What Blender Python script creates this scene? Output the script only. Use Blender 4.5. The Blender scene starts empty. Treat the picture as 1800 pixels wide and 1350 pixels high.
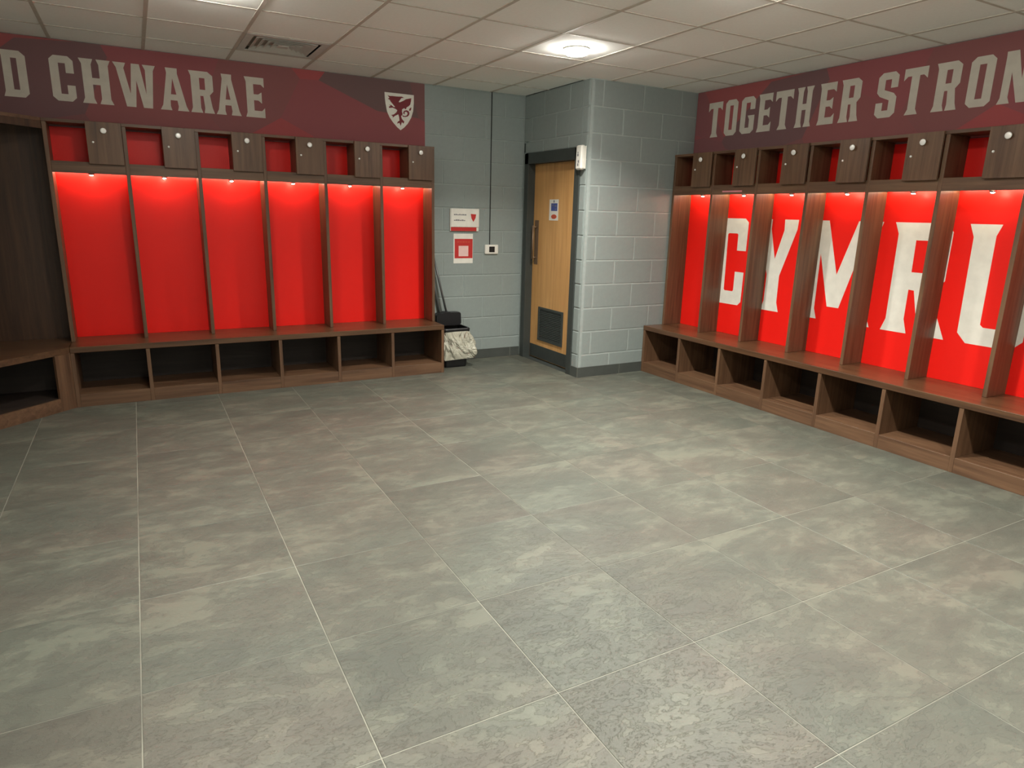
import bpy, bmesh, math, random
from mathutils import Vector, Matrix
from mathutils.geometry import tessellate_polygon
random.seed(7)
SC = bpy.context.scene
COL = SC.collection

# ---------------------------------------------------------------- camera, world, lamps, exposure
YAW, PITCH, ROLL, FPX = 0.50743, -0.24889, 0.02581, 1176.405
CAM = Vector((1.48397, -6.31108, 1.50671))
cy, sy, cp, sp, cr, sr_ = math.cos(YAW), math.sin(YAW), math.cos(PITCH), math.sin(PITCH), math.cos(ROLL), math.sin(ROLL)
fwd = Vector((sy*cp, cy*cp, sp)); rgt = Vector((cy, -sy, 0)); upv = rgt.cross(fwd)
r2 = rgt*cr + upv*sr_; u2 = -rgt*sr_ + upv*cr
cam_data = bpy.data.cameras.new('camera'); cam = bpy.data.objects.new('camera', cam_data); COL.objects.link(cam)
M = Matrix((r2, u2, -fwd)).transposed().to_4x4(); M.translation = CAM
cam.matrix_world = M
cam_data.sensor_width = 36.0; cam_data.lens = FPX*36/1800; cam_data.clip_start = 0.05
SC.camera = cam
SC.view_settings.view_transform = 'Standard'; SC.view_settings.look = 'None'
SC.view_settings.gamma = 1; SC.view_settings.use_curve_mapping = False
SC.view_settings.exposure = 0.62
LAMP_POWER = 88.0
LAMP_WATTS = 23.0        # the same fittings' downward beam, under the diffuser
#       # emission strength of the round ceiling lights
PUCK_POWER = 130.0
STRIP_POWER = 38.0      # warm strips under the stall shelves
#        # emission strength of the little stall lights
WARM = (1.0, 0.965, 0.88); PUCK_COL = (1.0, 0.80, 0.56)
world = bpy.data.worlds.new('world'); SC.world = world; world.use_nodes = True
world.node_tree.nodes['Background'].inputs[0].default_value = (0.5, 0.55, 0.52, 1)
world.node_tree.nodes['Background'].inputs[1].default_value = 0.02

# ---------------------------------------------------------------- measured room
H = 2.6588; XR = 6.2975; XP = 5.0631; PD = 1.1561; XL = -0.02; YF = -8.6
D, D2, HK, HB1, HB2, HR = 0.4658, 0.2345, 0.0974, 0.4190, 0.4634, 1.7185
X0, SL, SR = 0.9810, 0.4971, 0.5021
CT = 2.088               # cabinet top

# ---------------------------------------------------------------- materials
def lin(c):
    return tuple(((v/255)/12.92 if v/255 <= 0.04045 else ((v/255+0.055)/1.055)**2.4) for v in c) + (1,)
def new_mat(name):
    m = bpy.data.materials.new(name); m.use_nodes = True
    nt = m.node_tree; b = nt.nodes['Principled BSDF']
    return m, nt, b
def N(nt, t, **kw):
    n = nt.nodes.new(t)
    for k, v in kw.items(): setattr(n, k, v)
    return n
def ramp(nt, stops):
    r = N(nt, 'ShaderNodeValToRGB'); e = r.color_ramp.elements
    while len(e) < len(stops): e.new(0.5)
    for el, (p, c) in zip(e, stops): el.position = p; el.color = c
    return r
def noise(nt, vec, scale, detail=4, rough=0.55, dist=0.0):
    n = N(nt, 'ShaderNodeTexNoise'); n.inputs['Scale'].default_value = scale; n.inputs['Detail'].default_value = detail
    n.inputs['Roughness'].default_value = rough; n.inputs['Distortion'].default_value = dist
    nt.links.new(vec, n.inputs['Vector']); return n
def mapping(nt, vec, scale=(1, 1, 1), rot=(0, 0, 0)):
    m = N(nt, 'ShaderNodeMapping'); m.inputs['Scale'].default_value = scale; m.inputs['Rotation'].default_value = rot
    nt.links.new(vec, m.inputs['Vector']); return m.outputs[0]
def bump(nt, b, h, strength, dist=0.01):
    n = N(nt, 'ShaderNodeBump'); n.inputs['Strength'].default_value = strength; n.inputs['Distance'].default_value = dist
    nt.links.new(h, n.inputs['Height']); nt.links.new(n.outputs[0], b.inputs['Normal'])
def plain(name, rgb, rough=0.6, metal=0.0, spec=0.5, bumpy=0.0, bscale=60, var=0.06):
    m, nt, b = new_mat(name)
    tc = N(nt, 'ShaderNodeTexCoord'); c = lin(rgb)
    n = noise(nt, tc.outputs['Object'], bscale*0.2, 3)
    r = ramp(nt, [(0.3, tuple(v*(1-var) for v in c[:3])+(1,)), (0.7, tuple(min(1, v*(1+var)) for v in c[:3])+(1,))])
    nt.links.new(n.outputs['Fac'], r.inputs[0]); nt.links.new(r.outputs[0], b.inputs['Base Color'])
    b.inputs['Roughness'].default_value = rough; b.inputs['Metallic'].default_value = metal
    b.inputs['Specular IOR Level'].default_value = spec
    if bumpy:
        n2 = noise(nt, tc.outputs['Object'], bscale, 6, 0.7); bump(nt, b, n2.outputs['Fac'], bumpy, 0.004)
    return m
def emit(name, rgb, strength):
    m, nt, b = new_mat(name)
    b.inputs['Base Color'].default_value = (0.8, 0.8, 0.8, 1)
    b.inputs['Emission Color'].default_value = tuple(rgb)+(1,); b.inputs['Emission Strength'].default_value = strength
    return m
def wood(name, grain, dark=(72, 49, 34), light=(110, 82, 60), rough=0.42):
    m, nt, b = new_mat(name)
    tc = N(nt, 'ShaderNodeTexCoord'); oi = N(nt, 'ShaderNodeObjectInfo')
    add = N(nt, 'ShaderNodeVectorMath', operation='ADD'); sc = N(nt, 'ShaderNodeVectorMath', operation='SCALE')
    sc.inputs['Scale'].default_value = 3.0
    nt.links.new(oi.outputs['Location'], sc.inputs[0]); nt.links.new(tc.outputs['Object'], add.inputs[0]); nt.links.new(sc.outputs[0], add.inputs[1])
    s = {'z': (34, 34, 1.6), 'x': (1.6, 34, 34)}[grain]
    v = mapping(nt, add.outputs[0], s)
    n1 = noise(nt, v, 1.0, 6, 0.62, 0.6)
    v2 = mapping(nt, add.outputs[0], tuple(k*0.25 for k in s)); n2 = noise(nt, v2, 1.0, 2)
    mx = N(nt, 'ShaderNodeMath', operation='MULTIPLY_ADD'); mx.inputs[1].default_value = 0.45
    nt.links.new(n2.outputs['Fac'], mx.inputs[0]); nt.links.new(n1.outputs['Fac'], mx.inputs[2])
    r = ramp(nt, [(0.45, lin(dark)), (0.9, lin(light))]); nt.links.new(mx.outputs[0], r.inputs[0])
    nt.links.new(r.outputs[0], b.inputs['Base Color']); b.inputs['Roughness'].default_value = rough
    bump(nt, b, n1.outputs['Fac'], 0.12, 0.002)
    return m
W_V = wood('walnut_vertical_grain', 'z'); W_H = wood('walnut_horizontal_grain', 'x')
W_BENCH = wood('walnut_bench', 'x', (64, 43, 29), (98, 70, 48), 0.28)
W_CORNER = wood('shaded_walnut_panel', 'z', (46, 28, 17), (78, 52, 34), 0.5)  # darker copy of the walnut, with the corner's shade put into its colour
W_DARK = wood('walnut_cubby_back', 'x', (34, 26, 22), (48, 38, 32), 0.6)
OAK = wood('oak_veneer', 'z', (190, 140, 82), (216, 166, 106), 0.45)

def slate():
    m, nt, b = new_mat('slate_tile')
    g = N(nt, 'ShaderNodeNewGeometry'); oi = N(nt, 'ShaderNodeObjectInfo')
    comb = N(nt, 'ShaderNodeCombineXYZ'); mul = N(nt, 'ShaderNodeMath', operation='MULTIPLY'); mul.inputs[1].default_value = 37.0
    nt.links.new(oi.outputs['Random'], mul.inputs[0]); nt.links.new(mul.outputs[0], comb.inputs[0]); nt.links.new(mul.outputs[0], comb.inputs[2])
    add = N(nt, 'ShaderNodeVectorMath', operation='ADD'); nt.links.new(g.outputs['Position'], add.inputs[0]); nt.links.new(comb.outputs[0], add.inputs[1])
    vec = mapping(nt, add.outputs[0], (1.0, 1.7, 1.0), (0, 0, 0.5))
    big = noise(nt, vec, 2.4, 10, 0.66, 0.35)      # cleft layers
    mid = noise(nt, vec, 9.0, 8, 0.7, 0.3)
    fine = noise(nt, add.outputs[0], 70, 5, 0.7)
    bw = N(nt, 'ShaderNodeMath', operation='MULTIPLY_ADD'); bw.inputs[1].default_value = 0.30      # ragged edges
    bs_ = N(nt, 'ShaderNodeMath', operation='SUBTRACT'); bs_.inputs[1].default_value = 0.15
    nt.links.new(mid.outputs['Fac'], bw.inputs[0]); nt.links.new(big.outputs['Fac'], bs_.inputs[0]); nt.links.new(bs_.outputs[0], bw.inputs[2])
    st = [(0.30, .0), (0.395, .10), (0.405, .26), (0.455, .32), (0.463, .46), (0.515, .52), (0.523, .68), (0.58, .74), (0.59, .90), (0.72, 1.0)]
    ter = ramp(nt, [(p, (v, v, v, 1)) for p, v in st]); nt.links.new(bw.outputs[0], ter.inputs[0])   # terraces
    mx = N(nt, 'ShaderNodeMath', operation='MULTIPLY_ADD'); mx.inputs[1].default_value = 0.95
    sub = N(nt, 'ShaderNodeMath', operation='SUBTRACT'); sub.inputs[1].default_value = 0.475
    nt.links.new(mid.outputs['Fac'], mx.inputs[0]); nt.links.new(ter.outputs[0], mx.inputs[2]); nt.links.new(mx.outputs[0], sub.inputs[0])
    r = ramp(nt, [(0.08, lin((85, 87, 82))), (0.4, lin((90, 92, 86))), (0.62, lin((93, 95, 89))), (0.95, lin((106, 108, 100)))])
    nt.links.new(sub.outputs[0], r.inputs[0])
    hue = noise(nt, vec, 1.3, 3, 0.5, 0.4)
    rh = ramp(nt, [(0.35, lin((236, 241, 234))), (0.5, lin((240, 240, 232))), (0.66, lin((245, 237, 230)))])
    nt.links.new(hue.outputs['Fac'], rh.inputs[0])
    m1 = N(nt, 'ShaderNodeMix', data_type='RGBA', blend_type='MULTIPLY'); m1.inputs[0].default_value = 1
    nt.links.new(r.outputs[0], m1.inputs[6]); nt.links.new(rh.outputs[0], m1.inputs[7])
    mr = N(nt, 'ShaderNodeMapRange'); mr.inputs[3].default_value = 0.93; mr.inputs[4].default_value = 1.05
    nt.links.new(oi.outputs['Random'], mr.inputs[0])
    m3 = N(nt, 'ShaderNodeVectorMath', operation='SCALE'); nt.links.new(m1.outputs[2], m3.inputs[0]); nt.links.new(mr.outputs[0], m3.inputs['Scale'])
    nt.links.new(m3.outputs[0], b.inputs['Base Color'])
    b.inputs['Roughness'].default_value = 0.46
    h = N(nt, 'ShaderNodeMath', operation='MULTIPLY_ADD'); h.inputs[1].default_value = 0.25
    nt.links.new(mid.outputs['Fac'], h.inputs[0]); nt.links.new(ter.outputs[0], h.inputs[2])
    h2 = N(nt, 'ShaderNodeMath', operation='MULTIPLY_ADD'); h2.inputs[1].default_value = 0.04
    nt.links.new(fine.outputs['Fac'], h2.inputs[0]); nt.links.new(h.outputs[0], h2.inputs[2])
    bump(nt, b, h2.outputs[0], 0.7, 0.006)
    return m
SLATE = slate()
GROUT = plain('pale_grout', (132, 132, 121), 0.5, spec=0.5, bumpy=0.2, bscale=9, var=0.38)
BLOCK = plain('grey_painted_block', (141, 151, 149), 0.5, bumpy=0.22, bscale=130, var=0.03)
MORTAR = plain('grey_painted_joint', (160, 170, 168), 0.5, bumpy=0.2, bscale=130)
SKIRT = plain('dark_slate_skirting', (72, 76, 73), 0.5, bumpy=0.2)
CEIL_TILE = plain('mineral_fibre_tile', (248, 250, 246), 0.95, spec=0.1, bumpy=0.35, bscale=260, var=0.02)
GRID = plain('ceiling_grid_bar', (196, 189, 178), 0.6)
PLENUM = plain('dark_plenum', (60, 58, 55), 0.9)
FRAME = plain('charcoal_door_paint', (58, 63, 61), 0.5)
METAL = plain('brushed_steel', (170, 170, 168), 0.3, metal=1.0)
PLATE = plain('bronze_grey_plate', (132, 108, 86), 0.4, metal=0.3)
CHROME = plain('satin_aluminium', (252, 252, 248), 0.35, metal=0.25)
WHITEP = plain('white_plastic', (232, 230, 222), 0.4)
BLACKP = plain('black_plastic', (22, 22, 25), 0.45)
DGREY = plain('dark_grey_metal', (100, 102, 102), 0.4, metal=0.3)
REDBOARD = plain('red_board', (236, 30, 22), 0.38, spec=0.3, var=0.03, bscale=4)
WLETTER = plain('white_vinyl', (226, 224, 214), 0.4)
GLETTER = plain('pale_grey_print', (196, 190, 178), 0.75)
GREYINK = plain('grey_ink', (120, 120, 125), 0.7)
BLUEINK = plain('blue_ink', (70, 84, 150), 0.6)
ORANGEINK = plain('orange_red_ink', (196, 84, 60), 0.6)
REDINK = plain('red_ink', (190, 44, 42), 0.6)
PALE = plain('pale_pink_paper', (232, 196, 192), 0.7)
PINK = plain('pink_streak', (206, 130, 140), 0.4)
REARWALL = plain('pale_plaster', (205, 206, 200), 0.7)
def banner_mat():
    m, nt, b = new_mat('maroon_faceted_print')
    tc = N(nt, 'ShaderNodeTexCoord')
    v = mapping(nt, tc.outputs['Object'], (1.3, 1.3, 2.2), (0, 0.6, 0))
    vo = N(nt, 'ShaderNodeTexVoronoi'); vo.inputs['Scale'].default_value = 1.0; nt.links.new(v, vo.inputs['Vector'])
    sep = N(nt, 'ShaderNodeSeparateColor'); nt.links.new(vo.outputs['Color'], sep.inputs[0])
    r = ramp(nt, [(0.0, lin((112, 86, 88))), (0.3, lin((146, 82, 86))), (0.5, lin((118, 88, 88))), (0.75, lin((168, 78, 80))), (1.0, lin((104, 88, 88)))])
    nt.links.new(sep.outputs[0], r.inputs[0]); nt.links.new(r.outputs[0], b.inputs['Base Color'])
    b.inputs['Roughness'].default_value = 0.7; b.inputs['Specular IOR Level'].default_value = 0.3
    return m
BANNER = banner_mat()
def bag_mat():
    m, nt, b = new_mat('clear_liner_film')
    b.inputs['Base Color'].default_value = lin((206, 204, 186)); b.inputs['Roughness'].default_value = 0.16
    b.inputs['Alpha'].default_value = 0.72; b.inputs['Specular IOR Level'].default_value = 0.9
    tc = N(nt, 'ShaderNodeTexCoord'); v = mapping(nt, tc.outputs['Object'], (6, 6, 3), (0.4, 0.7, 0))
    n = noise(nt, v, 1.0, 3, 0.5, 2.0); bump(nt, b, n.outputs['Fac'], 1.0, 0.10)
    return m
BAG = bag_mat()
LAMP = emit('opal_lamp', WARM, LAMP_POWER)
PUCKM = emit('warm_puck_lens', PUCK_COL, PUCK_POWER)
STRIPM = emit('warm_strip_lens', PUCK_COL, STRIP_POWER)

# ---------------------------------------------------------------- helpers
def link(name, me, m=None, parent=None, loc=(0, 0, 0), rotz=0):
    o = bpy.data.objects.new(name, me); COL.objects.link(o)
    if m is not None and me is not None and not me.materials: me.materials.append(m)
    if parent: o.parent = parent
    o.location = loc; o.rotation_euler = (0, 0, rotz)
    return o
def box_bm(bm, lo, hi, bev=0.0):
    c = [(a+b)/2 for a, b in zip(lo, hi)]; s = [abs(b-a) for a, b in zip(lo, hi)]
    r = bmesh.ops.create_cube(bm, size=1, matrix=Matrix.Translation(c) @ Matrix.Diagonal(s+[1]))
    if bev:
        es = list({e for v in r['verts'] for e in v.link_edges})
        bmesh.ops.bevel(bm, geom=es, offset=min(bev, min(s)*0.45), segments=1, affect='EDGES')
def to_mesh(bm, name='mesh', smooth=False):
    me = bpy.data.meshes.new(name); bmesh.ops.recalc_face_normals(bm, faces=bm.faces[:]); bm.to_mesh(me); bm.free()
    if smooth:
        for p in me.polygons: p.use_smooth = True
    return me
def box(name, lo, hi, m, parent=None, bev=0.0, loc=(0, 0, 0), rotz=0):
    bm = bmesh.new(); box_bm(bm, lo, hi, bev); return link(name, to_mesh(bm, name), m, parent, loc, rotz)
def boxes(name, lst, m, parent=None, bev=0.0):
    bm = bmesh.new()
    for lo, hi in lst: box_bm(bm, lo, hi, bev)
    return link(name, to_mesh(bm, name), m, parent)
def cyl_bm(bm, r1, r2, h, seg, mat):
    bmesh.ops.create_cone(bm, cap_ends=True, segments=seg, radius1=r1, radius2=r2, depth=h, matrix=mat)
def lathe_mesh(prof, seg=24, name='lathe'):
    """prof: (radius, z) from the bottom up, revolved about Z."""
    bm = bmesh.new(); rings = []
    for r, z in prof:
        if r < 1e-6: rings.append([bm.verts.new((0, 0, z))])
        else: rings.append([bm.verts.new((r*math.cos(2*math.pi*k/seg), r*math.sin(2*math.pi*k/seg), z)) for k in range(seg)])
    for a, b in zip(rings, rings[1:]):
        for k in range(seg):
            k2 = (k+1) % seg
            if len(a) == 1 and len(b) == 1: continue
            if len(a) == 1: bm.faces.new((a[0], b[k], b[k2]))
            elif len(b) == 1: bm.faces.new((a[k], b[0], a[k2]))
            else: bm.faces.new((a[k], b[k], b[k2], a[k2]))
    return to_mesh(bm, name, True)
def prism_mesh(polys, y0, y1, name='prism'):
    """polys: [outer, hole...] in (x, z); extruded from y0 (front) to y1 (back)."""
    bm = bmesh.new()
    loops = [[Vector((x, z, 0)) for x, z in p] for p in polys]
    flat = [v for l in loops for v in l]
    f = [bm.verts.new((v.x, y0, v.y)) for v in flat]; bk = [bm.verts.new((v.x, y1, v.y)) for v in flat]
    for t in tessellate_polygon(loops):
        try: bm.faces.new([f[i] for i in t]); bm.faces.new([bk[i] for i in reversed(t)])
        except ValueError: pass
    k = 0
    for l in loops:
        n = len(l)
        for i in range(n):
            a, b = k+i, k+(i+1) % n
            bm.faces.new((f[a], f[b], bk[b], bk[a]))
        k += n
    return to_mesh(bm, name)
def plan_prism(name, pts, z0, z1, m, parent=None):
    """vertical prism over a plan polygon."""
    bm = bmesh.new(); a = [bm.verts.new((x, y, z0)) for x, y in pts]; b = [bm.verts.new((x, y, z1)) for x, y in pts]
    bm.faces.new(a); bm.faces.new(b[::-1]); n = len(pts)
    for i in range(n): bm.faces.new((a[i], a[(i+1) % n], b[(i+1) % n], b[i]))
    return link(name, to_mesh(bm, name), m, parent)
def tag(o, label, cat, group=None):
    o['label'] = label; o['category'] = cat
    if group: o['group'] = group
    return o
def empty(name, loc=(0, 0, 0), rotz=0):
    o = bpy.data.objects.new(name, None); COL.objects.link(o); o.empty_display_size = 0.1
    o.location = loc; o.rotation_euler = (0, 0, rotz); return o
def struct(o):
    o['kind'] = 'structure'; return o
def part(src_mesh, name, parent, loc=(0, 0, 0), rotz=0):
    return link(name, src_mesh, None, parent, loc, rotz)
RZ = -math.pi/2          # local +x runs along the right-hand wall towards the viewer

# ---------------------------------------------------------------- floor
FX, FY, FG = 2.54475, -4.17171, 0.59352
floor = struct(box('floor', (XL, YF, -0.10), (XR, 0.0, -0.0018), GROUT))
g = 0.0019
def tile_mesh(x0, x1, y0, y1):
    bm = bmesh.new(); b = 0.0012
    cx, cyy = (x0+x1)/2, (y0+y1)/2; hx, hy = (x1-x0)/2-g, (y1-y0)/2-g
    top = [bm.verts.new((sx*(hx-b), sy_*(hy-b), 0)) for sx, sy_ in ((-1, -1), (1, -1), (1, 1), (-1, 1))]
    low = [bm.verts.new((sx*hx, sy_*hy, -0.0008)) for sx, sy_ in ((-1, -1), (1, -1), (1, 1), (-1, 1))]
    bot = [bm.verts.new((sx*hx, sy_*hy, -0.005)) for sx, sy_ in ((-1, -1), (1, -1), (1, 1), (-1, 1))]
    bm.faces.new(top); bm.faces.new(bot[::-1])
    for i in range(4):
        j = (i+1) % 4; bm.faces.new((low[i], low[j], top[j], top[i])); bm.faces.new((bot[i], bot[j], low[j], low[i]))
    return to_mesh(bm, 'tile'), (cx, cyy)
full_tile = None
i0 = math.floor((XL-FX)/FG); i1 = math.ceil((XR-FX)/FG); j0 = math.floor((YF-FY)/FG); j1 = math.ceil((0-FY)/FG)
for i in range(i0, i1):
    for j in range(j0, j1):
        x0, x1 = max(XL, FX+i*FG), min(XR, FX+(i+1)*FG); y0, y1 = max(YF, FY+j*FG), min(-0.001, FY+(j+1)*FG)
        if x0 >= XP and y0 >= -PD: continue
        if x1-x0 < 0.02 or y1-y0 < 0.02: continue
        whole = abs(x1-x0-FG) < 1e-6 and abs(y1-y0-FG) < 1e-6
        if whole and full_tile:
            me, c = full_tile, ((x0+x1)/2, (y0+y1)/2)
        else:
            me, c = tile_mesh(x0, x1, y0, y1)
            if whole: full_tile = me
        link('tile', me, SLATE, floor, (c[0], c[1], 0))

# ---------------------------------------------------------------- ceiling: slab, grid, tiles
AX, AY, AG = 2.86774, -1.64489, 0.6
ceiling = struct(box('ceiling', (XL, YF, H+0.03), (XR, 0, H+0.12), PLENUM))
VENT_CELL = (-1, 1)
xs = [AX+k*AG for k in range(-6, 7) if XL+0.02 < AX+k*AG < XR-0.02]
ys = [AY+k*AG for k in range(-14, 5) if YF+0.02 < AY+k*AG < -0.02]
for x in xs:
    yend = 0 if x < XP else -PD
    box('grid_bar', (x-0.012, YF, H-0.002), (x+0.012, yend, H+0.03), GRID, ceiling)
for y in ys:
    box('grid_bar', (XL, y-0.008, H-0.001), (XR if y < -PD else XP, y+0.008, H+0.03), GRID, ceiling)
ex = [XL]+xs+[XR]; ey = [YF]+ys+[0]
ct_full = None
for x0, x1 in zip(ex, ex[1:]):
    for y0, y1 in zip(ey, ey[1:]):
        cxm, cym = (x0+x1)/2, (y0+y1)/2
        if cxm > XP and cym > -PD+0.02: continue
        if abs(cxm-(AX-0.3)) < 0.01 and abs(cym-(AY+0.9)) < 0.01: continue      # the air diffuser sits here
        whole = abs(x1-x0-AG) < 1e-6 and abs(y1-y0-AG) < 1e-6
        if x1 > XP > x0 and cym > -PD: x1c = XP; cxm = (x0+x1c)/2; whole = False
        else: x1c = x1
        if not whole or ct_full is None:
            bm = bmesh.new(); box_bm(bm, (-(x1c-x0)/2+0.007, -(y1-y0)/2+0.006, 0.002), ((x1c-x0)/2-0.007, (y1-y0)/2-0.006, 0.017))
            me = to_mesh(bm, 'ceiling_tile')
            if whole: ct_full = me
        else: me = ct_full
        link('ceiling_tile', me, CEIL_TILE, ceiling, (cxm, cym, H))

# ---------------------------------------------------------------- walls of painted blockwork
COURSES = [0.0, 0.218] + [0.218+0.22205*k for k in range(1, 12)]
COURSES[-1] = H
def block_mesh(w, h, name='block'):
    """front face towards -y, cushion edge; x centred, z centred."""
    bm = bmesh.new(); e = 0.004; b = 0.005; dp = 0.0035
    def ring(ix, y): return [bm.verts.new((sx*(w/2-ix), y, sz*(h/2-ix))) for sx, sz in ((-1, -1), (1, -1), (1, 1), (-1, 1))]
    bk = ring(e, 0.002); mid = ring(e, -dp+0.002); fr = ring(e+b, -dp)
    bm.faces.new(fr); bm.faces.new(bk[::-1])
    for i in range(4):
        j = (i+1) % 4; bm.faces.new((mid[i], mid[j], fr[j], fr[i])); bm.faces.new((bk[i], bk[j], mid[j], mid[i]))
    return to_mesh(bm, name)
_bm_cache = {}
def lay_blocks(parent, length, joints_a, joints_b, start, z_from=0.0, skip=None, extra=None):
    """blocks in the parent's local frame (x along the wall, front -y)."""
    for k, (z0, z1) in enumerate(zip(COURSES, COURSES[1:])):
        if z1 <= z_from+0.01: continue
        js = joints_a if k % 2 == 0 else joints_b
        st = start(k) if callable(start) else start
        cuts = [st] + [j for j in js if st+0.03 < j < length-0.03] + [length]
        for a, b in zip(cuts, cuts[1:]):
            if skip and skip(a, b, z0, z1): continue
            key = (round(b-a, 3), round(z1-z0, 3))
            if key not in _bm_cache: _bm_cache[key] = block_mesh(*key)
            link('block', _bm_cache[key], BLOCK, parent, ((a+b)/2, 0, (z0+z1)/2))
# the back wall (left bank stands against it); blocks only where the wall is bare
wall_back = struct(box('wall_back', (XL-0.2, 0.002, -0.1), (XP+0.3, 0.2, H+0.12), MORTAR))
jb = [XP-0.225-0.45*k for k in range(0, 12)]; ja = [XP-0.45*k-0.001 for k in range(1, 12)]
lay_blocks(wall_back, XP-0.001, sorted(j for j in ja if j > 3.9), sorted(j for j in jb if j > 3.9), 3.80)
# pillar face, with bull-nosed quoin blocks wrapping round to the door wall
wall_pillar = struct(box('wall_pillar', (XP+0.006, -PD+0.002, -0.1), (XR+0.2, -PD+0.15, H+0.12), MORTAR))
pill = wall_pillar
RAD = 0.045
def quoin(x_end, z0, z1):
    """rounded corner block: plan runs from the door wall round the corner to x_end on the pillar face."""
    e = 0.004; zc0, zc1 = z0+e, z1-e
    ypt = -PD+0.112
    path = [(XP, ypt)]
    for k in range(0, 9):
        a = math.pi + (math.pi/2)*k/8
        path.append((XP+RAD+RAD*math.cos(a), -PD+RAD+RAD*math.sin(a)))
    path.append((x_end-e, -PD))
    def off(p, i, d):     # inset towards the inside of the wall
        return p
    bm = bmesh.new()
    ins = [(XP+0.004, ypt)] + [(XP+RAD+(RAD-0.004)*math.cos(math.pi+(math.pi/2)*k/8), -PD+RAD+(RAD-0.004)*math.sin(math.pi+(math.pi/2)*k/8)) for k in range(9)] + [(x_end-e, -PD+0.004)]
    A = [bm.verts.new((x, y, zc0)) for x, y in ins]; B = [bm.verts.new((x, y, zc0+0.005)) for x, y in path]
    C = [bm.verts.new((x, y, zc1-0.005)) for x, y in path]; Dv = [bm.verts.new((x, y, zc1)) for x, y in ins]
    # pull the joint end of the face back into the cushion edge
    for ringv in (B, C): ringv[-1].co.x -= 0.005
    for L1, L2 in ((A, B), (B, C), (C, Dv)):
        for i in range(len(path)-1): bm.faces.new((L1[i], L1[i+1], L2[i+1], L2[i]))
    bm.faces.new((B[-1], A[-1], Dv[-1], C[-1]))
    core = bm.verts.new((XP+0.1, ypt, zc0)); core2 = bm.verts.new((XP+0.1, ypt, zc1))
    me = to_mesh(bm, 'block')
    for p in me.polygons: p.use_smooth = False
    return link('block', me, BLOCK, wall_pillar)
PB = XP  # pillar-face joints measured in world x
for k, (z0, z1) in enumerate(zip(COURSES, COURSES[1:])):
    xe = 5.195 if k % 2 == 1 else 5.425
    quoin(xe, z0, z1)
    cuts = [xe, xe+0.45, xe+0.90, XR]; cuts = [c for c in cuts if c < XR-0.03]+[XR]
    for a, b in zip(cuts, cuts[1:]):
        key = (round(b-a, 3), round(z1-z0, 3))
        if key not in _bm_cache: _bm_cache[key] = block_mesh(*key)
        link('block', _bm_cache[key], BLOCK, wall_pillar, ((a+b)/2, -PD+0.0035, (z0+z1)/2))
# mortar core behind the rounded corner
plan_prism('mortar', [(XP+0.004, -PD+0.112), (XP+0.006, -PD+RAD), (XP+0.02, -PD+0.02), (XP+RAD, -PD+0.006), (XP+0.12, -PD+0.006), (XP+0.12, -PD+0.112)], 0, H, MORTAR, wall_pillar)
# door wall: local x runs from the back wall towards the viewer
DO0, DO1, DTOP = 0.045, 1.044, 2.105       # outer edges of the frame along the wall
wall_door = struct(empty('wall_door', (XP, 0, 0), RZ))
boxes('mortar', [((0, 0.004, 0), (DO0+0.03, 0.15, H)), ((DO1-0.03, 0.006, 0), (PD-0.04, 0.15, H)), ((DO0, 0.004, DTOP-0.03), (DO1, 0.15, H))], MORTAR, wall_door)
for k, (z0, z1) in enumerate(zip(COURSES, COURSES[1:])):
    if z1 <= DTOP: continue
    zz0 = max(z0, DTOP)
    cuts = [0.0, 0.38, 0.83, DO1+0.0] if k % 2 else [0.0, 0.155, 0.605, DO1]
    for a, b in zip(cuts, cuts[1:]):
        key = (round(b-a, 3), round(z1-zz0, 3))
        if key not in _bm_cache: _bm_cache[key] = block_mesh(*key)
        link('block', _bm_cache[key], BLOCK, wall_door, ((a+b)/2, 0.0035, (zz0+z1)/2))
for z0, z1 in zip(COURSES, COURSES[1:]):
    if z0 >= DTOP-0.01: continue
    key = (0.045, round(z1-z0, 3))
    if key not in _bm_cache: _bm_cache[key] = block_mesh(*key)
    link('block', _bm_cache[key], BLOCK, wall_door, (0.0225, 0.0035, (z0+z1)/2))
wall_right = struct(box('wall_right', (XR, YF-0.2, -0.1), (XR+0.2, -PD, H+0.12), MORTAR))
wall_left = struct(box('wall_left', (XL-0.2, YF-0.2, -0.1), (XL, 0.0, H+0.12), REARWALL))
wall_front = struct(box('wall_front', (XL-0.2, YF-0.2, -0.1), (XR+0.2, YF, H+0.12), REARWALL))

# skirting of dark tiles
def skirting(name, root_loc, rotz, cuts):
    r = struct(empty(name, root_loc, rotz))
    for a, b in zip(cuts, cuts[1:]): box('skirting_tile', (a+0.0015, -0.010, 0), (b-0.0015, -0.0035, 0.0975), SKIRT, r, 0.001)
    box('grout', (cuts[0], -0.0085, 0), (cuts[-1], -0.0036, 0.094), GROUT, r)
    return r
skirting('baseboard_back', (0, 0, 0), 0, [3.99, 4.47, 4.95, XP-0.003])
skirting('baseboard_pillar', (XP-0.010, -PD, 0), 0, [0.0, 0.50, 0.83])
skirting('baseboard_door_side', (XP+0.0, 0, 0), RZ, [DO1+0.002, PD+0.009])

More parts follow.
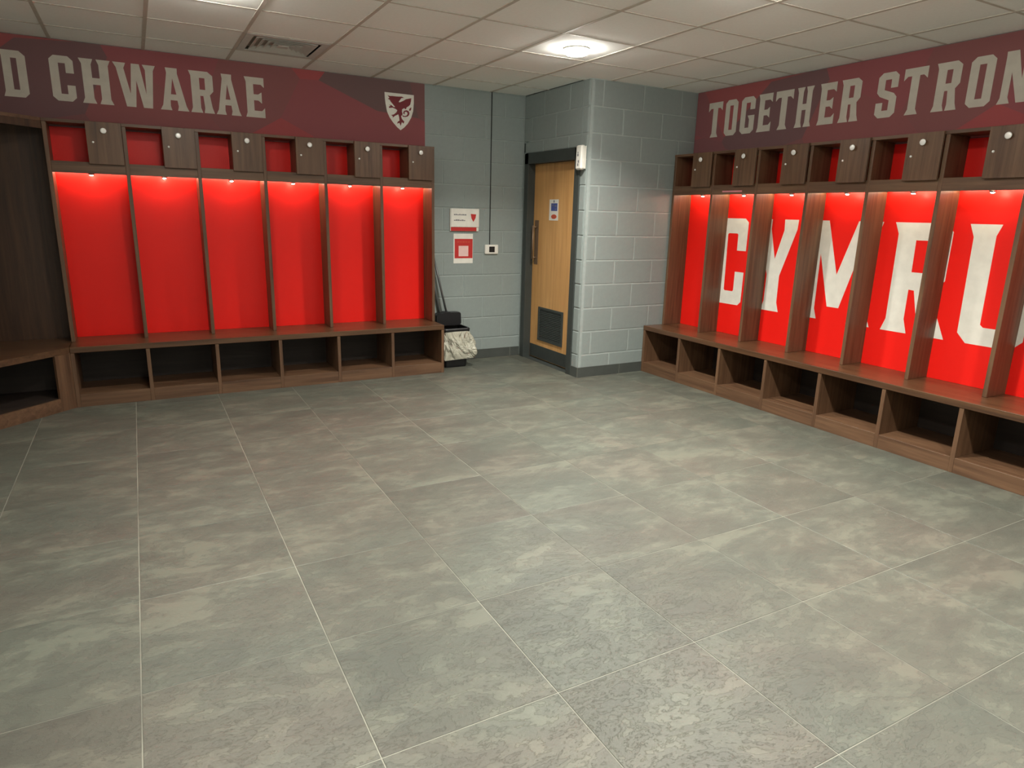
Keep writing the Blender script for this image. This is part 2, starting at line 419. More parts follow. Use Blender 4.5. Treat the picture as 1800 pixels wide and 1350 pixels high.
# ---------------------------------------------------------------- the door
door = struct(empty('door_1', (XP, 0, 0), RZ))
FD = 0.075
boxes('frame', [((DO0, -0.012, 0), (0.118, 0.004, DTOP)), ((0.962, -0.012, 0), (DO1, 0.004, DTOP)), ((DO0, -0.012, 2.0), (DO1, 0.004, DTOP)),
                ((0.085, 0.0, 0), (0.113, 0.14, 2.0)), ((0.967, 0.0, 0), (0.995, 0.14, 2.0)), ((0.085, 0.0, 2.004), (0.995, 0.14, 2.03))], FRAME, door, 0.002)
leaf = box('leaf', (0.116, FD, 0.014), (0.964, FD+0.045, 2.001), OAK, door)
box('kick_plate', (0.122, FD-0.003, 0.018), (0.958, FD+0.001, 0.152), FRAME, door, 0.001)
vent = boxes('vent_frame', [((0.280, FD-0.010, 0.215), (0.312, FD+0.001, 0.568)), ((0.725, FD-0.010, 0.215), (0.757, FD+0.001, 0.568)),
                            ((0.312, FD-0.010, 0.215), (0.725, FD+0.001, 0.240)), ((0.312, FD-0.010, 0.545), (0.725, FD+0.001, 0.568))], FRAME, door, 0.002)
box('backing', (0.30, FD-0.001, 0.23), (0.74, FD+0.002, 0.555), FRAME, vent)
bm = bmesh.new(); box_bm(bm, (-0.206, -0.006, -0.0006), (0.206, 0.006, 0.0014)); bm.transform(Matrix.Rotation(math.radians(40), 4, 'X')); slat_me = to_mesh(bm, 'slat')
for k in range(17): link('slat', slat_me, FRAME, vent, (0.5185, FD-0.003, 0.250+k*0.018))
hd = box('push_plate', (0.145, FD-0.002, 1.00), (0.222, FD+0.0005, 1.45), PLATE, door, 0.0008)
bm = bmesh.new()
cyl_bm(bm, 0.009, 0.009, 0.34, 12, Matrix.Translation((0.184, FD-0.045, 1.225)))
for z in (1.07, 1.38): cyl_bm(bm, 0.008, 0.008, 0.046, 10, Matrix.Translation((0.184, FD-0.023, z)) @ Matrix.Rotation(math.pi/2, 4, 'X'))
link('pull_handle', to_mesh(bm, 'pull_handle', True), PLATE, door)
box('threshold', (0.118, 0.0, 0.0), (0.962, 0.13, 0.003), FRAME, door)
# notice on the leaf
nt_ = tag(empty('door_notice', (XP+FD, 0, 0), RZ), 'small white notice with blue and orange-red panels on the oak door', 'notice')
box('sheet', (0.418, -0.002, 1.453), (0.583, -0.0002, 1.655), WHITEP, nt_)
box('blue_panel', (0.452, -0.0028, 1.545), (0.566, -0.002, 1.618), BLUEINK, nt_)
for lo_, hi_ in [((0.472, -0.0034, 1.592), (0.492, -0.0028, 1.606)), ((0.520, -0.0034, 1.585), (0.550, -0.0028, 1.600)), ((0.525, -0.0034, 1.556), (0.548, -0.0028, 1.566)), ((0.492, -0.0028, 1.625), (0.512, -0.002, 1.648))]: box('printed_mark', lo_, hi_, GREYINK, nt_)
link('orange_panel', prism_mesh([[(0.508+0.05*math.cos(a*math.pi/8), 1.490+0.022*math.sin(a*math.pi/8)) for a in range(16)]], -0.0028, -0.002), ORANGEINK, nt_)

# ---------------------------------------------------------------- locker stalls
T = 0.027
def stall_parts(root, s, last=False, knob_tilt=0.0, strip=False):
    """local frame: x along the bank from the stall's left upright, front towards -y."""
    def upright(x):
        box('upright', (x-T/2, -D2, HB2+0.0005), (x+T/2, -0.013, CT-0.022), W_V, root, 0.0015)
        box('cubby_divider', (x-T/2, -D, 0.0), (x+T/2, -0.0135, HB1-0.0005), W_V, root, 0.0012)
    upright(0)
    if last: upright(s)
    a, b = T/2+0.0004, s-T/2-0.0004
    e0 = -T/2 if True else 0; e1 = s-T/2 if not last else s+T/2
    box('top_board', (e0, -D2-0.004, CT-0.0215), (e1-0.0006, -0.013, CT), W_H, root, 0.001)
    box('header_rail', (a, -D2+0.001, HR), (b, -D2+0.02, 1.800), W_H, root, 0.001)
    box('shelf', (a, -D2+0.0205, HR+0.018), (b, -0.013, HR+0.036), W_H, root)
    box('locker_floor', (a, -D2+0.0205, 1.782), (b, -0.013, 1.7985), W_H, root)
    box('locker_divider', (s/2+0.004, -D2+0.004, 1.801), (s/2+0.020, -0.013, CT-0.022), W_V, root)
    dr = box('locker_door', (s/2+0.004, -D2-0.024, 1.787), (s-T/2-0.0015, -D2-0.0045, CT-0.0025), W_V, root, 0.0015)
    kn = link('knob', KNOB, None, dr, (s/2+0.004+0.112, -D2-0.024, 2.026)); kn.rotation_euler = (math.pi/2+knob_tilt, 0, knob_tilt*0.5); kn['label'] = 'polished round metal knob'
    lk = link('lock', LOCK, None, dr, (s/2+0.004+0.040, -D2-0.024, 1.941)); lk.rotation_euler = (math.pi/2, 0, 0); lk['label'] = 'small metal lock barrel'
    box('plinth', (a, -D+0.0015, 0.0), (b, -D+0.020, HK), W_H, root, 0.001)
    box('boot_shelf', (a, -D+0.0205, HK-0.018), (b, -0.019, HK-0.001), W_H, root)
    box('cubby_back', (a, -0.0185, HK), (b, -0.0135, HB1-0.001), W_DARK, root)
    pk = link('puck_light', PUCK_BODY, None, root, (s/2, -0.092, HR+0.006)); pk['label'] = 'small round metal puck light'
    ln = link('lens', PUCK_LENS, None, pk, (0, 0, -0.0125)); ln['label'] = 'glowing warm lens'
    ls = box('light_strip', (a+0.004, -0.066, HR+0.0130), (b-0.004, -0.056, HR+0.0178), STRIPM, root); ls['label'] = 'thin glowing warm light strip'
    if strip:
        st = box('rail_strip', (0.13, -D2-0.0006, 1.738), (0.355, -D2+0.0008, 1.750), PINK, root); st['label'] = 'thin pink strip on the header rail'  # narrow pink streak along the front of the rail
def mat_mesh(me, m): me.materials.append(m); return me
KNOB = mat_mesh(lathe_mesh([(0.0, 0.0), (0.007, 0.0), (0.007, 0.010), (0.0185, 0.013), (0.020, 0.016), (0.0188, 0.0185), (0.013, 0.0195), (0, 0.020)], 24, 'knob'), CHROME)
LOCK = mat_mesh(lathe_mesh([(0.0, 0.0), (0.0075, 0.0), (0.0075, 0.004), (0.006, 0.006), (0, 0.006)], 14, 'lock'), CHROME)
PUCK_BODY = mat_mesh(lathe_mesh([(0.013, -0.012), (0.017, -0.012), (0.020, -0.004), (0.024, -0.002), (0.024, 0.0118), (0.0, 0.0118)], 20, 'puck_body'), METAL)
PUCK_LENS = mat_mesh(lathe_mesh([(0.0, -0.0055), (0.006, -0.005), (0.0105, -0.003), (0.0125, 0.0), (0.0, 0.001)], 14, 'puck_lens'), PUCKM)
GL, GR = 'red-backed locker stalls on the back wall', 'red-backed locker stalls on the right wall'
left_labels = ['leftmost red locker stall of the back bank, beside the dark corner unit',
               'second red locker stall from the left, below the first W of the white lettering',
               'third red locker stall from the left, below the last letters of CHWARAE',
               'fourth red locker stall from the left, just right of the lettering above',
               "fifth red locker stall from the left, second from the back bank's right end",
               'rightmost red locker stall of the back bank, below the dragon crest, beside the bin']
right_labels = ['plain red locker stall without letter, beside the grey block pillar',
                'right-bank locker stall showing the white C, with a pink strip on its rail',
                'locker stall of the right bank showing the white Y',
                'locker stall of the right bank showing the white M',
                'locker stall of the right bank showing the stem of the white R',
                'locker stall of the right bank showing the left stem of the white U',
                "right-bank locker stall at the photo's right edge, showing the last stroke of the U"]
for k in range(6):
    r = tag(empty('locker_stall', (X0+k*SL, 0, 0), 0), left_labels[k], 'locker stall', GL)
    stall_parts(r, SL, k == 5, [0.16, -0.02, 0.10, 0.0, 0.02, 0.01][k])
for k in range(7):
    r = tag(empty('locker_stall', (XR, -PD-0.006-T/2-k*SR, 0), RZ), right_labels[k], 'locker stall', GR)
    stall_parts(r, SR, k == 6, [0.1, -0.03, 0.16, -0.02, 0.09, 0.03, 0.0][k], strip=(k == 1))
tag(box('bench_seat', (X0-T/2+0.0005, -D-0.004, HB1), (X0+6*SL+T/2, -0.004, HB2), W_BENCH, None, 0.003),
    'long dark wood bench seat under the red stalls of the back wall', 'bench')
bs = box('bench_seat', (-T/2, -D-0.004, HB1), (7*SR+T/2, -0.004, HB2), W_BENCH, None, 0.003, (XR, -PD-0.006-T/2, 0), RZ)
tag(bs, 'long dark wood bench seat under the CYMRU stalls of the right wall', 'bench')

# ---------------------------------------------------------------- letters
E_ = [[(0, 1), (1, 1), (1, .76), (.84, .83), (.45, .83), (.45, .58), (.68, .58), (.86, .64), (.86, .36), (.68, .43), (.45, .43), (.45, .17), (.84, .17), (1, .25), (1, 0), (0, 0), (.08, .12), (.08, .88)]]
T_ = [[(0, 1), (1, 1), (1, .75), (.84, .83), (.67, .83), (.67, .12), (.78, 0), (.22, 0), (.33, .12), (.33, .83), (.16, .83), (0, .75)]]
H_ = [[(0, 1), (.45, 1), (.38, .88), (.38, .58), (.62, .58), (.62, .88), (.55, 1), (1, 1), (.92, .88), (.92, .12), (1, 0), (.55, 0), (.62, .12), (.62, .43), (.38, .43), (.38, .12), (.45, 0), (0, 0), (.08, .12), (.08, .88)]]
O_ = [[(.2, 1), (.8, 1), (1, .91), (1, .09), (.8, 0), (.2, 0), (0, .09), (0, .91)], [(.36, .84), (.64, .84), (.64, .16), (.36, .16)]]
D_ = [[(0, 1), (.78, 1), (1, .90), (1, .09), (.82, 0), (0, 0), (.08, .12), (.08, .88)], [(.42, .84), (.65, .84), (.65, .16), (.42, .16)]]
C_ = [[(.2, 1), (.8, 1), (1, .91), (1, .63), (.66, .63), (.66, .84), (.37, .84), (.37, .16), (.66, .16), (.66, .36), (1, .36), (1, .09), (.8, 0), (.2, 0), (0, .09), (0, .91)]]
G_ = [[(.2, 1), (.8, 1), (1, .91), (1, .65), (.66, .65), (.66, .84), (.36, .84), (.36, .16), (.64, .16), (.64, .38), (.52, .49), (1, .49), (1, .09), (.8, 0), (.2, 0), (0, .09), (0, .91)]]
R_ = [[(0, 1), (.80, 1), (1, .91), (1, .54), (.84, .44), (.92, .14), (1, 0), (.56, 0), (.60, .12), (.56, .41), (.43, .41), (.43, .12), (.5, 0), (0, 0), (.08, .12), (.08, .88)], [(.43, .84), (.66, .84), (.66, .56), (.43, .56)]]
S_ = [[(.2, 1), (.8, 1), (1, .91), (1, .65), (.66, .65), (.66, .84), (.36, .84), (.36, .62), (.84, .53), (1, .44), (1, .09), (.8, 0), (.2, 0), (0, .09), (0, .34), (.34, .34), (.34, .16), (.64, .16), (.64, .38), (.16, .48), (0, .57), (0, .91)]]
A_ = [[(.27, 1), (.68, 1), (.67, .88), (.92, .12), (1, 0), (.60, 0), (.64, .10), (.61, .24), (.37, .24), (.36, .10), (.40, 0), (0, 0), (.10, .12), (.30, .88)], [(.49, .76), (.59, .38), (.40, .38)]]
W_ = [[(0, 1), (.30, 1), (.245, .88), (.36, .30), (.43, 1), (.62, 1), (.735, .32), (.75, .88), (.69, 1), (1, 1), (.94, .88), (.86, 0), (.64, 0), (.52, .62), (.46, 0), (.24, 0), (.07, .88)]]
N_ = [[(.07, 1), (.45, 1), (.68, .45), (.68, .88), (.6, 1), (1, 1), (.94, .88), (.94, 0), (.62, 0), (.33, .60), (.33, .12), (.41, 0), (0, 0), (.08, .12), (.08, .9)]]
Y_ = [[(0, 1), (.44, 1), (.40, .88), (.5, .62), (.6, .88), (.56, 1), (1, 1), (.92, .88), (.68, .42), (.68, .12), (.78, 0), (.22, 0), (.32, .12), (.32, .42), (.08, .88)]]
def letter(parent, polys, x0, x1, z0, z1, m, ch, ysurf):
    P = [[(x0+(x1-x0)*x, z0+(z1-z0)*z) for x, z in p] for p in polys]
    o = link('letter', prism_mesh(P, ysurf-0.0012, ysurf, 'letter'), m, parent)
    o['label'] = ch; return o
# upper banners
BZ0, BZ1 = CT-0.03, H-0.001
ban_l = tag(box('wall_banner', (XL+0.001, -0.005, BZ0), (3.976, -0.0038, BZ1), BANNER), 'maroon wall banner with pale lettering and dragon crest above the back lockers', 'banner')
for gph, a, b, ch in [(C_, .34, .50, 'C'), (Y_, .52, .70, 'Y'), (D_, .752, .905, 'D'), (C_, 1.047, 1.196, 'C'), (H_, 1.232, 1.436, 'H'), (W_, 1.452, 1.739, 'W'), (A_, 1.753, 1.957, 'A'), (R_, 1.972, 2.147, 'R'), (A_, 2.160, 2.352, 'A'), (E_, 2.388, 2.541, 'E')]:
    letter(ban_l, gph, a, b, 2.238, 2.550, GLETTER, 'pale grey printed letter '+ch, -0.005)
ban_r = box('wall_banner', (0.001, -0.005, BZ0), (5.2, -0.0005, BZ1), BANNER, None, 0, (XR, -PD, 0), RZ); tag(ban_r, 'maroon wall banner reading TOGETHER STRONG above the right-hand lockers', 'banner')
for gph, a, b, ch in [(T_, 1.318, 1.488, 'T'), (O_, 1.528, 1.672, 'O'), (G_, 1.714, 1.869, 'G'), (E_, 1.905, 2.052, 'E'), (T_, 2.086, 2.262, 'T'), (H_, 2.297, 2.452, 'H'), (E_, 2.510, 2.656, 'E'), (R_, 2.697, 2.864, 'R'),
                      (S_, 2.995, 3.146, 'S'), (T_, 3.185, 3.349, 'T'), (R_, 3.405, 3.570, 'R'), (O_, 3.624, 3.772, 'O'), (N_, 3.814, 3.990, 'N'), (G_, 4.035, 4.185, 'G'), (E_, 4.225, 4.375, 'E'), (R_, 4.415, 4.580, 'R')]:
    letter(ban_r, gph, a-PD, b-PD, 2.245, 2.548, GLETTER, 'pale grey printed letter '+ch, -0.005)
# crest: shield and dragon, traced in the emblem's own grid
def cr_(p):
    x, y = p
    u = (x-435)/630.0; v = (y-265-75*u)/789.0
    return (3.588+0.281*u, 2.550-0.317*v)
shield = [(435, 265), (1065, 340), (1062, 520), (1045, 690), (1000, 830), (920, 960), (840, 1040), (765, 1090), (690, 1020), (600, 910), (530, 800), (480, 680), (450, 500), (438, 380)]
so = link('crest_shield', prism_mesh([[cr_(p) for p in shield]], -0.0060, -0.005), WLETTER, ban_l); so['label'] = 'pale shield of the crest'
dragon = [[(500, 335), (545, 350), (600, 352), (660, 360), (730, 366), (800, 368), (850, 392), (790, 402), (762, 440), (730, 480), (760, 488), (840, 455), (890, 425), (1008, 405), (1000, 470), (985, 540), (950, 575), (905, 600), (885, 645), (850, 615), (805, 640), (800, 690), (815, 745), (780, 790), (800, 850), (848, 905), (830, 950), (795, 915), (768, 1000), (742, 930), (690, 945), (705, 905), (745, 880), (735, 800), (720, 745), (690, 760), (650, 775), (600, 815), (598, 780), (565, 755), (625, 745), (680, 700), (700, 660), (668, 630), (600, 600), (525, 605), (520, 575), (560, 560), (520, 535), (575, 545), (620, 585), (655, 590), (610, 530), (560, 470), (540, 430), (500, 410), (535, 390)]]
dr_o = link('crest_dragon', prism_mesh([[cr_(p) for p in q] for q in dragon], -0.0066, -0.006), plain('maroon_ink', (122, 42, 50), 0.7), so); dr_o['label'] = 'maroon rampant dragon'
tail = [[(800, 760), (850, 785), (895, 780), (922, 745), (915, 705), (880, 692), (855, 712), (862, 742), (835, 745), (828, 705), (850, 672), (900, 660), (945, 680), (965, 725), (955, 770), (920, 800), (870, 808), (820, 800)]]
link('crest_tail', prism_mesh([[cr_(p) for p in q] for q in tail], -0.0066, -0.006), bpy.data.materials['maroon_ink'], so)
link('crest_tail_tip', prism_mesh([[cr_(p) for p in [(955, 665), (968, 625), (1005, 600), (1003, 650), (978, 680)]]], -0.0066, -0.006), bpy.data.materials['maroon_ink'], so)
# red back boards
bb = tag(box('back_board', (X0-T/2, -0.0125, HB2+0.0005), (X0+6*SL+T/2, -0.0055, CT-0.034), REDBOARD), 'plain red back board behind the stalls of the back wall', 'back board')
bb2 = box('back_board', (0.006, -0.0125, HB2+0.0005), (7*SR+0.03, -0.0055, CT-0.034), REDBOARD, None, 0, (XR, -PD, 0), RZ); tag(bb2, 'red back board with giant white CYMRU letters behind the right-hand stalls', 'back board')
Z0, Z1 = 0.741, 1.518
def sy_(poly): return [[(s-PD, z) for s, z in p] for p in poly]
C2 = [[(1.60, Z1), (1.905, Z1), (1.945, 1.485), (1.945, 1.233), (1.840, 1.233), (1.838, 1.375), (1.826, 1.385), (1.728, 1.385), (1.716, 1.375), (1.728, 0.872), (1.740, 0.862), (1.832, 0.862), (1.843, 0.872), (1.842, 1.042), (1.945, 1.042), (1.945, 0.775), (1.910, Z0), (1.60, Z0), (1.575, 0.775), (1.575, 1.485)]]
Y2 = [[(2.072, Z1), (2.204, Z1), (2.203, 1.436), (2.272, 1.186), (2.338, 1.430), (2.332, Z1), (2.470, Z1), (2.466, 1.440), (2.338, 1.048), (2.342, 0.820), (2.370, Z0), (2.176, Z0), (2.204, 0.820), (2.206, 1.048), (2.078, 1.440)]]
M2 = [[(2.560, Z1), (2.756, Z1), (2.882, 1.106), (3.008, Z1), (3.207, Z1), (3.184, 1.440), (3.184, 0.815), (3.213, Z0), (3.018, Z0), (3.046, 0.820), (3.046, 1.255), (2.938, 0.850), (2.834, 0.850), (2.716, 1.262), (2.721, 0.822), (2.749, Z0), (2.550, Z0), (2.580, 0.820), (2.582, 1.440)]]
R2 = [[(3.296, Z1), (3.655, Z1), (3.706, 1.462), (3.706, 1.135), (3.668, 1.090), (3.640, 1.055), (3.690, 0.900), (3.764, Z0), (3.600, Z0), (3.560, 0.830), (3.507, 1.050), (3.467, 1.053), (3.468, 0.842), (3.500, Z0), (3.304, Z0), (3.334, 0.828), (3.330, 1.438)], [(3.464, 1.398), (3.575, 1.398), (3.575, 1.176), (3.468, 1.176)]]
U2 = [[(3.802, Z1), (3.996, Z1), (3.970, 1.446), (3.976, 0.878), (3.996, 0.861), (4.078, 0.861), (4.098, 0.878), (4.098, 1.446), (4.072, Z1), (4.268, Z1), (4.242, 1.440), (4.238, 0.806), (4.176, Z0+0.002), (3.906, Z0+0.002), (3.845, 0.806), (3.836, 1.435)]]
for P, ch in ((C2, 'C'), (Y2, 'Y'), (M2, 'M'), (R2, 'R'), (U2, 'U')):
    o = link('letter', prism_mesh(sy_(P), -0.0130, -0.0125), WLETTER, bb2); o['label'] = 'giant white letter '+ch

# ---------------------------------------------------------------- dark corner unit at the left (bench, boot cubby, filler panels)
cu = tag(empty('corner_unit', (0, 0, 0)), 'unlit dark wood corner bench unit at the left edge of the photo', 'corner bench')
P0 = (X0-T/2-0.001, -D); P1 = (0.455, -0.955)
dv = Vector((P1[0]-P0[0], P1[1]-P0[1])).normalized(); nv = Vector((-dv.y, dv.x))     # along the face, and into the unit
if nv.dot(Vector((-1, 1))) < 0: nv = -nv
Ld = (Vector(P1)-Vector(P0)).length
def diag(a, b, d0, d1):
    o = Vector(P0); return [tuple(o+dv*a+nv*d0), tuple(o+dv*b+nv*d0), tuple(o+dv*b+nv*d1), tuple(o+dv*a+nv*d1)]
plan_prism('seat', [P0, P1, (XL+0.002, -0.955), (XL+0.002, -0.006), (P0[0], -0.006)], HB1, HB2, W_BENCH, cu)
plan_prism('filler_post', [P0]+diag(0, 0.122, 0, 0.02)[1:3]+[(P0[0]-0.0005, P0[1]+0.03)], 0, HB1-0.0005, W_V, cu)
plan_prism('end_post', diag(Ld-0.055, Ld, 0.0, 0.02), 0, HB1-0.0005, W_V, cu)
plan_prism('plinth', diag(0.1225, Ld-0.0555, 0.0, 0.018), 0, HK, W_H, cu)
plan_prism('boot_shelf', [tuple(Vector(P0)+dv*0.1+nv*0.0205), tuple(Vector(P0)+dv*(Ld-0.02)+nv*0.0205), (XL+0.01, -0.93), (XL+0.01, -0.01), (P0[0]-0.005, -0.01), (P0[0]-0.005, -D+0.06)], HK-0.018, HK-0.001, W_DARK, cu)
box('cubby_back', (XL+0.02, -0.22, HK), (P0[0]-0.01, -0.205, HB1-0.001), W_DARK, cu)
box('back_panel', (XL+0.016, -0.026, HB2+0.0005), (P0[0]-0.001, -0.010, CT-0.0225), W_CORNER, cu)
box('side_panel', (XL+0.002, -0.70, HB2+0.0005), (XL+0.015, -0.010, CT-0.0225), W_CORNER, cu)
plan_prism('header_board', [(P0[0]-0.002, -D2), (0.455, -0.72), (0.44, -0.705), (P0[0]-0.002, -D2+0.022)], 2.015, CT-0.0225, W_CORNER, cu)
plan_prism('top_board', [(P0[0]-0.0005, -D2), (0.455, -0.72), (XL+0.002, -0.72), (XL+0.002, -0.006), (P0[0]-0.0005, -0.006)], CT-0.022, CT, W_H, cu)
box('end_panel', (XL+0.002, -0.955, 0), (0.43, -0.935, HB1-0.001), W_V, cu)
box('upper_end_panel', (XL+0.002, -0.72, HB2+0.0005), (0.44, -0.70, CT-0.0225), W_V, cu)

# ---------------------------------------------------------------- things on the back wall
sg = tag(empty('wall_sign', (0, 0, 0)), 'white plastic sign holder with red base and small shield on grey wall', 'sign')
box('sign_face', (4.238, -0.030, 1.366), (4.546, -0.022, 1.545), WHITEP, sg, 0.002)
box('holder', (4.232, -0.022, 1.325), (4.546, -0.0035, 1.543), WHITEP, sg, 0.002)
rb = box('red_base', (4.238, -0.026, 1.327), (4.520, -0.0225, 1.364), REDINK, sg, 0.001)
random.seed(3)
for z, n, m in ((1.486, 7, GREYINK), (1.432, 6, GREYINK)):
    lst = []; x = 4.268
    for k in range(n):
        w = random.uniform(0.012, 0.022); lst.append(((x, -0.0308, z-0.006), (x+w, -0.030, z+random.uniform(0.002, 0.008)))); x += w+0.003
    boxes('text_line', lst, m, sg)
link('shield_mark', prism_mesh([[(4.452, 1.496), (4.512, 1.492), (4.505, 1.455), (4.482, 1.418), (4.460, 1.452)]], -0.0308, -0.030), REDINK, sg)
po = tag(box('poster', (4.277, -0.0045, 1.006), (4.491, -0.0036, 1.300), WHITEP), 'white paper poster with a red square, taped below the wall sign', 'poster')
box('red_square', (4.288, -0.0052, 1.056), (4.488, -0.0045, 1.249), REDINK, po)
box('pale_panel', (4.332, -0.0058, 1.076), (4.440, -0.0052, 1.180), PALE, po)
boxes('text_line', [((4.315+0.03*k, -0.0056, 1.214), (4.338+0.03*k, -0.0052, 1.222)) for k in range(5)], ORANGEINK, po)
th = tag(empty('thermostat', (0, 0, 0)), 'white wall thermostat with black screen left of the door', 'thermostat')
box('housing', (4.622, -0.026, 1.097), (4.775, -0.0035, 1.192), WHITEP, th, 0.006)
box('screen', (4.668, -0.0270, 1.116), (4.732, -0.026, 1.174), BLACKP, th)
bm = bmesh.new(); cyl_bm(bm, 0.0045, 0.0045, H-1.192, 8, Matrix.Translation((4.681, -0.008, (H+1.192)/2)))
tag(link('cable', to_mesh(bm, 'cable', True), BLACKP), 'thin black cable running down the grey wall to the thermostat', 'cable')
# white box over the door frame's corner
eb = tag(empty('alarm_box', (XP, 0, 0), RZ), 'white alarm box at the top right corner of the door frame', 'alarm')
box('back_plate', (1.040, -0.016, 1.912), (1.142, -0.0125, 2.106), WHITEP, eb, 0.001)
box('cover', (1.046, -0.062, 1.904), (1.138, -0.016, 2.112), WHITEP, eb, 0.012)
for lo_, hi_ in [((1.078, -0.0626, 2.040), (1.090, -0.062, 2.056)), ((1.074, -0.0626, 2.018), (1.094, -0.062, 2.038)), ((1.086, -0.0626, 1.962), (1.104, -0.062, 1.985)), ((1.080, -0.0626, 1.935), (1.098, -0.062, 1.958))]: box('printed_symbol', lo_, hi_, GREYINK, eb)

# ---------------------------------------------------------------- ceiling fittings
ring_me = mat_mesh(lathe_mesh([(0.086, -0.010), (0.093, -0.009), (0.095, 0.0), (0.0, 0.0)], 32, 'trim_ring'), WHITEP)
dif_me = mat_mesh(lathe_mesh([(0.0, -0.048), (0.045, -0.046), (0.072, -0.040), (0.084, -0.028), (0.088, -0.008), (0.0, -0.006)], 32, 'diffuser'), LAMP)
GLT = 'round opal ceiling lights'
PWR = [1.3, 0.28, 1.6, 0.75, 1.0, 0.75, 0.9, 0.9]     # beam factor per light, tuned to the brightness of the area it serves
for x, y, lb in [(AX+1.5, AY-0.3, 'round glowing opal ceiling light above the corner of the grey pillar'),
                 (AX-0.9, AY-0.3, 'round ceiling light just above the top edge, over the back lettering'),
                 (AX+1.5, AY-2.1, 'round ceiling light just above the top edge, in front of TOGETHER'),
                 (AX-0.9, AY-2.1, 'round ceiling light overhead left, in front of the camera'),
                 (AX+1.5, AY-3.9, 'round ceiling light overhead on the right of the camera'),
                 (AX-0.9, AY-3.9, 'round ceiling light directly over the camera'),
                 (AX+1.5, AY-5.7, 'round ceiling light behind the camera on the right'),
                 (AX-0.9, AY-5.7, 'round ceiling light behind the camera on the left')]:
    r = tag(empty('ceiling_light', (x, y, H+0.0015)), lb, 'ceiling light', GLT)
    a = link('trim_ring', ring_me, None, r); b = link('diffuser', dif_me, None, r); b['label'] = 'glowing opal diffuser'
    ld = bpy.data.lights.new('beam', 'AREA'); ld.shape = 'DISK'; ld.size = 0.15; ld.color = WARM; ld.spread = math.radians(130)
    ld.energy = LAMP_WATTS*PWR.pop(0)
    lo = bpy.data.objects.new('beam', ld); COL.objects.link(lo); lo.parent = r; lo.location = (0, 0, -0.052)
cv = tag(empty('air_diffuser', (AX-0.3, AY+0.9, H)), 'square grey four-way air diffuser in the ceiling above the lettering', 'vent')
def sq_ring(r0, r1, z0, z1, name, m, parent):
    """square louvre ring: outer half size r0 at z0, inner r1 at z1."""
    bm = bmesh.new(); q = ((-1, -1), (1, -1), (1, 1), (-1, 1))
    A = [bm.verts.new((a*r0, b*r0, z0)) for a, b in q]; B = [bm.verts.new((a*r1, b*r1, z1)) for a, b in q]
    A2 = [bm.verts.new((a*r0, b*r0, z0+0.004)) for a, b in q]; B2 = [bm.verts.new((a*(r1-0.002), b*(r1-0.002), z1+0.004)) for a, b in q]
    for i in range(4):
        j = (i+1) % 4
        bm.faces.new((A[i], A[j], B[j], B[i])); bm.faces.new((A2[i], A2[j], B2[j], B2[i])); bm.faces.new((A[i], A[j], A2[j], A2[i])); bm.faces.new((B[i], B[j], B2[j], B2[i]))
    return link(name, to_mesh(bm, name), m, parent)
VG = plain('painted_vent', (205, 205, 200), 0.5)
sq_ring(0.286, 0.235, -0.003, -0.003, 'frame', VG, cv)
box('backing', (-0.235, -0.235, 0.022), (0.235, 0.235, 0.026), GRID, cv)
for r0, r1 in ((0.235, 0.200), (0.190, 0.155), (0.145, 0.110), (0.100, 0.065)): sq_ring(r1+0.012, r1-0.022, -0.004, 0.016, 'louvre', VG, cv)
box('centre_plate', (-0.038, -0.038, -0.005), (0.038, 0.038, 0.002), VG, cv, 0.001)

# ---------------------------------------------------------------- bin with liner, dustpan and brush by the end of the bank
def rrect(cx, cy_, hx, hy, r, n=4):
    pts = []
    for (sx, sy2, a0) in ((1, 1, 0), (-1, 1, 90), (-1, -1, 180), (1, -1, 270)):
        for k in range(n+1):
            a = math.radians(a0+90*k/n); pts.append((cx+sx*(hx-r)+r*math.cos(a), cy_+sy2*(hy-r)+r*math.sin(a)))
    return pts
def loft(name, rings, m, parent=None, cap0=True, cap1=True, smooth=False):
    bm = bmesh.new(); R = [[bm.verts.new(p) for p in r] for r in rings]; n = len(R[0])
    for a, b in zip(R, R[1:]):
        for i in range(n): bm.faces.new((a[i], a[(i+1) % n], b[(i+1) % n], b[i]))
    if cap0: bm.faces.new(R[0])
    if cap1: bm.faces.new(R[-1])
    return link(name, to_mesh(bm, name, smooth), m, parent)
BX, BY = 4.178, -0.185
bn = tag(empty('waste_bin', (BX, BY, 0)), 'black waste bin with crumpled clear liner beside the end of the back bench', 'bin')
loft('body', [[(x, y, z) for x, y in rrect(0, 0, hx, hy, 0.03)] for z, hx, hy in ((0, 0.115, 0.115), (0.02, 0.12, 0.12), (0.36, 0.137, 0.137))], BLACKP, bn, True, False)
loft('rim', [[(x, y, z) for x, y in rrect(0, 0, hx, hx, 0.035)] for z, hx in ((0.352, 0.142), (0.385, 0.147), (0.395, 0.140), (0.395, 0.128), (0.360, 0.126))], BLACKP, bn, False, False)
random.seed(11)
rings = []; base = rrect(0, 0, 1, 1, 0.28, 7); nb = len(base)
import mathutils
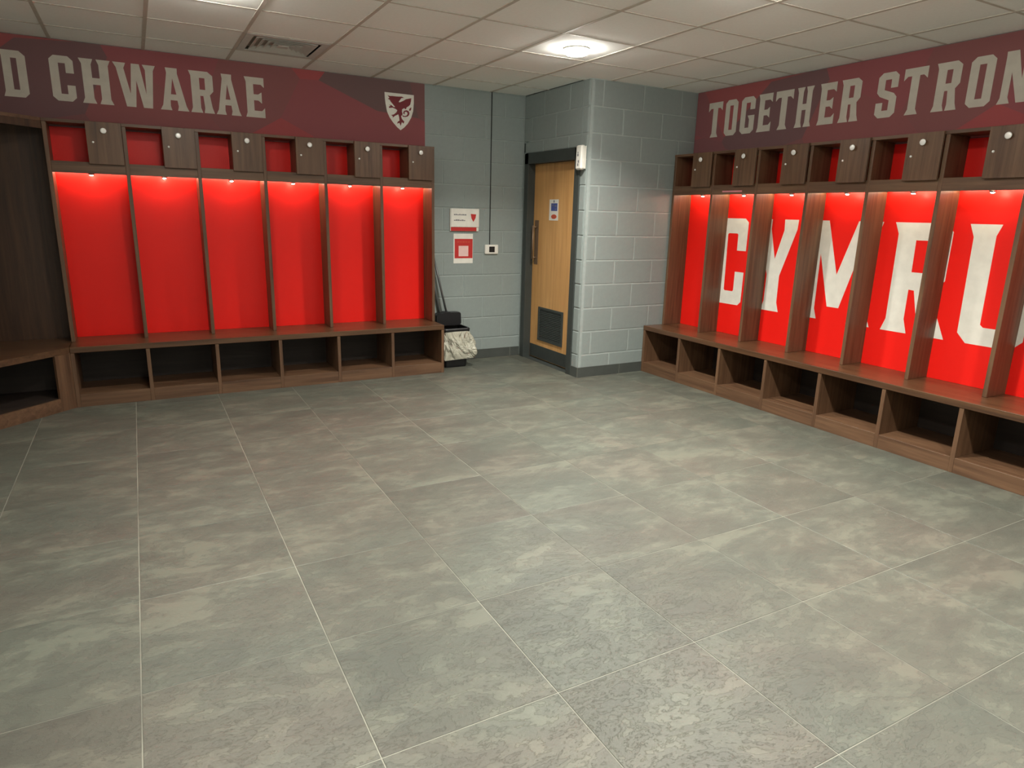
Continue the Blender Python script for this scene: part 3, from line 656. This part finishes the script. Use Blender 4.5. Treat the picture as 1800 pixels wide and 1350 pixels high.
for k in range(15):
    t = k/14; z = 0.372-0.270*t; hw = 0.141+0.030*math.sin(t*math.pi*0.60)+0.014*t
    ring = []
    for i, (x, y) in enumerate(base):
        w = mathutils.noise.noise(Vector((x*2.6, y*2.6, t*4.5)))*(0.034 if x > -0.6 else 0.012)*min(1, t*4) + 0.009*math.sin(i*2.1+t*7)*min(1, t*3)
        ring.append((x*(hw+w)+(0.022*t if x > 0.5 and y < -.3 else 0), y*(hw+w), z-0.022*mathutils.noise.noise(Vector((x*2, y*2, 9)))*t))
    rings.append(ring)
lin_o = loft('liner', rings, BAG, bn, False, False, True); lin_o['label'] = 'crumpled translucent liner hanging over the bin'
# dustpan resting on the bin
dp = tag(empty('dustpan', (4.172, -0.105, 0.397)), 'black long-handled dustpan resting on top of the bin', 'dustpan')
pan = [(-0.140, 0.0), (0.118, 0.0), (0.132, 0.022), (0.128, 0.118), (0.116, 0.130), (0.020, 0.133), (0.000, 0.140), (-0.045, 0.138), (-0.070, 0.128), (-0.120, 0.125), (-0.143, 0.108), (-0.146, 0.02)]
loft('pan', [[(x*s, y, z*(1 if s == 1 else 0.97)+ (0 if s == 1 else 0.002)) for x, z in pan] for s, y in ((0.96, -0.045), (1.0, -0.035), (1.0, 0.03), (0.9, 0.055))], BLACKP, dp)
def tube(name, a, b, r, m, parent):
    a, b = Vector(a), Vector(b); d = b-a; bm = bmesh.new()
    cyl_bm(bm, r, r, d.length, 12, Matrix.Translation((a+b)/2) @ d.to_track_quat('Z', 'Y').to_matrix().to_4x4())
    return link(name, to_mesh(bm, name, True), m, parent)
tube('handle', (-0.005, 0.02, 0.115), (-0.135, 0.072, 0.72), 0.0105, DGREY, dp)
br = tag(empty('lobby_brush', (4.150, -0.052, 0.397)), 'long-handled black brush leaning behind the dustpan with its grey pole', 'brush')
boxes('brush_head', [((-0.09, 0.005, 0.03), (0.08, 0.044, 0.07))], BLACKP, br, 0.004)
boxes('bristles', [((-0.085, 0.004, 0.0), (0.075, 0.041, 0.03))], DGREY, br)
tube('handle', (-0.030, 0.022, 0.06), (-0.122, 0.024, 0.56), 0.010, DGREY, br)
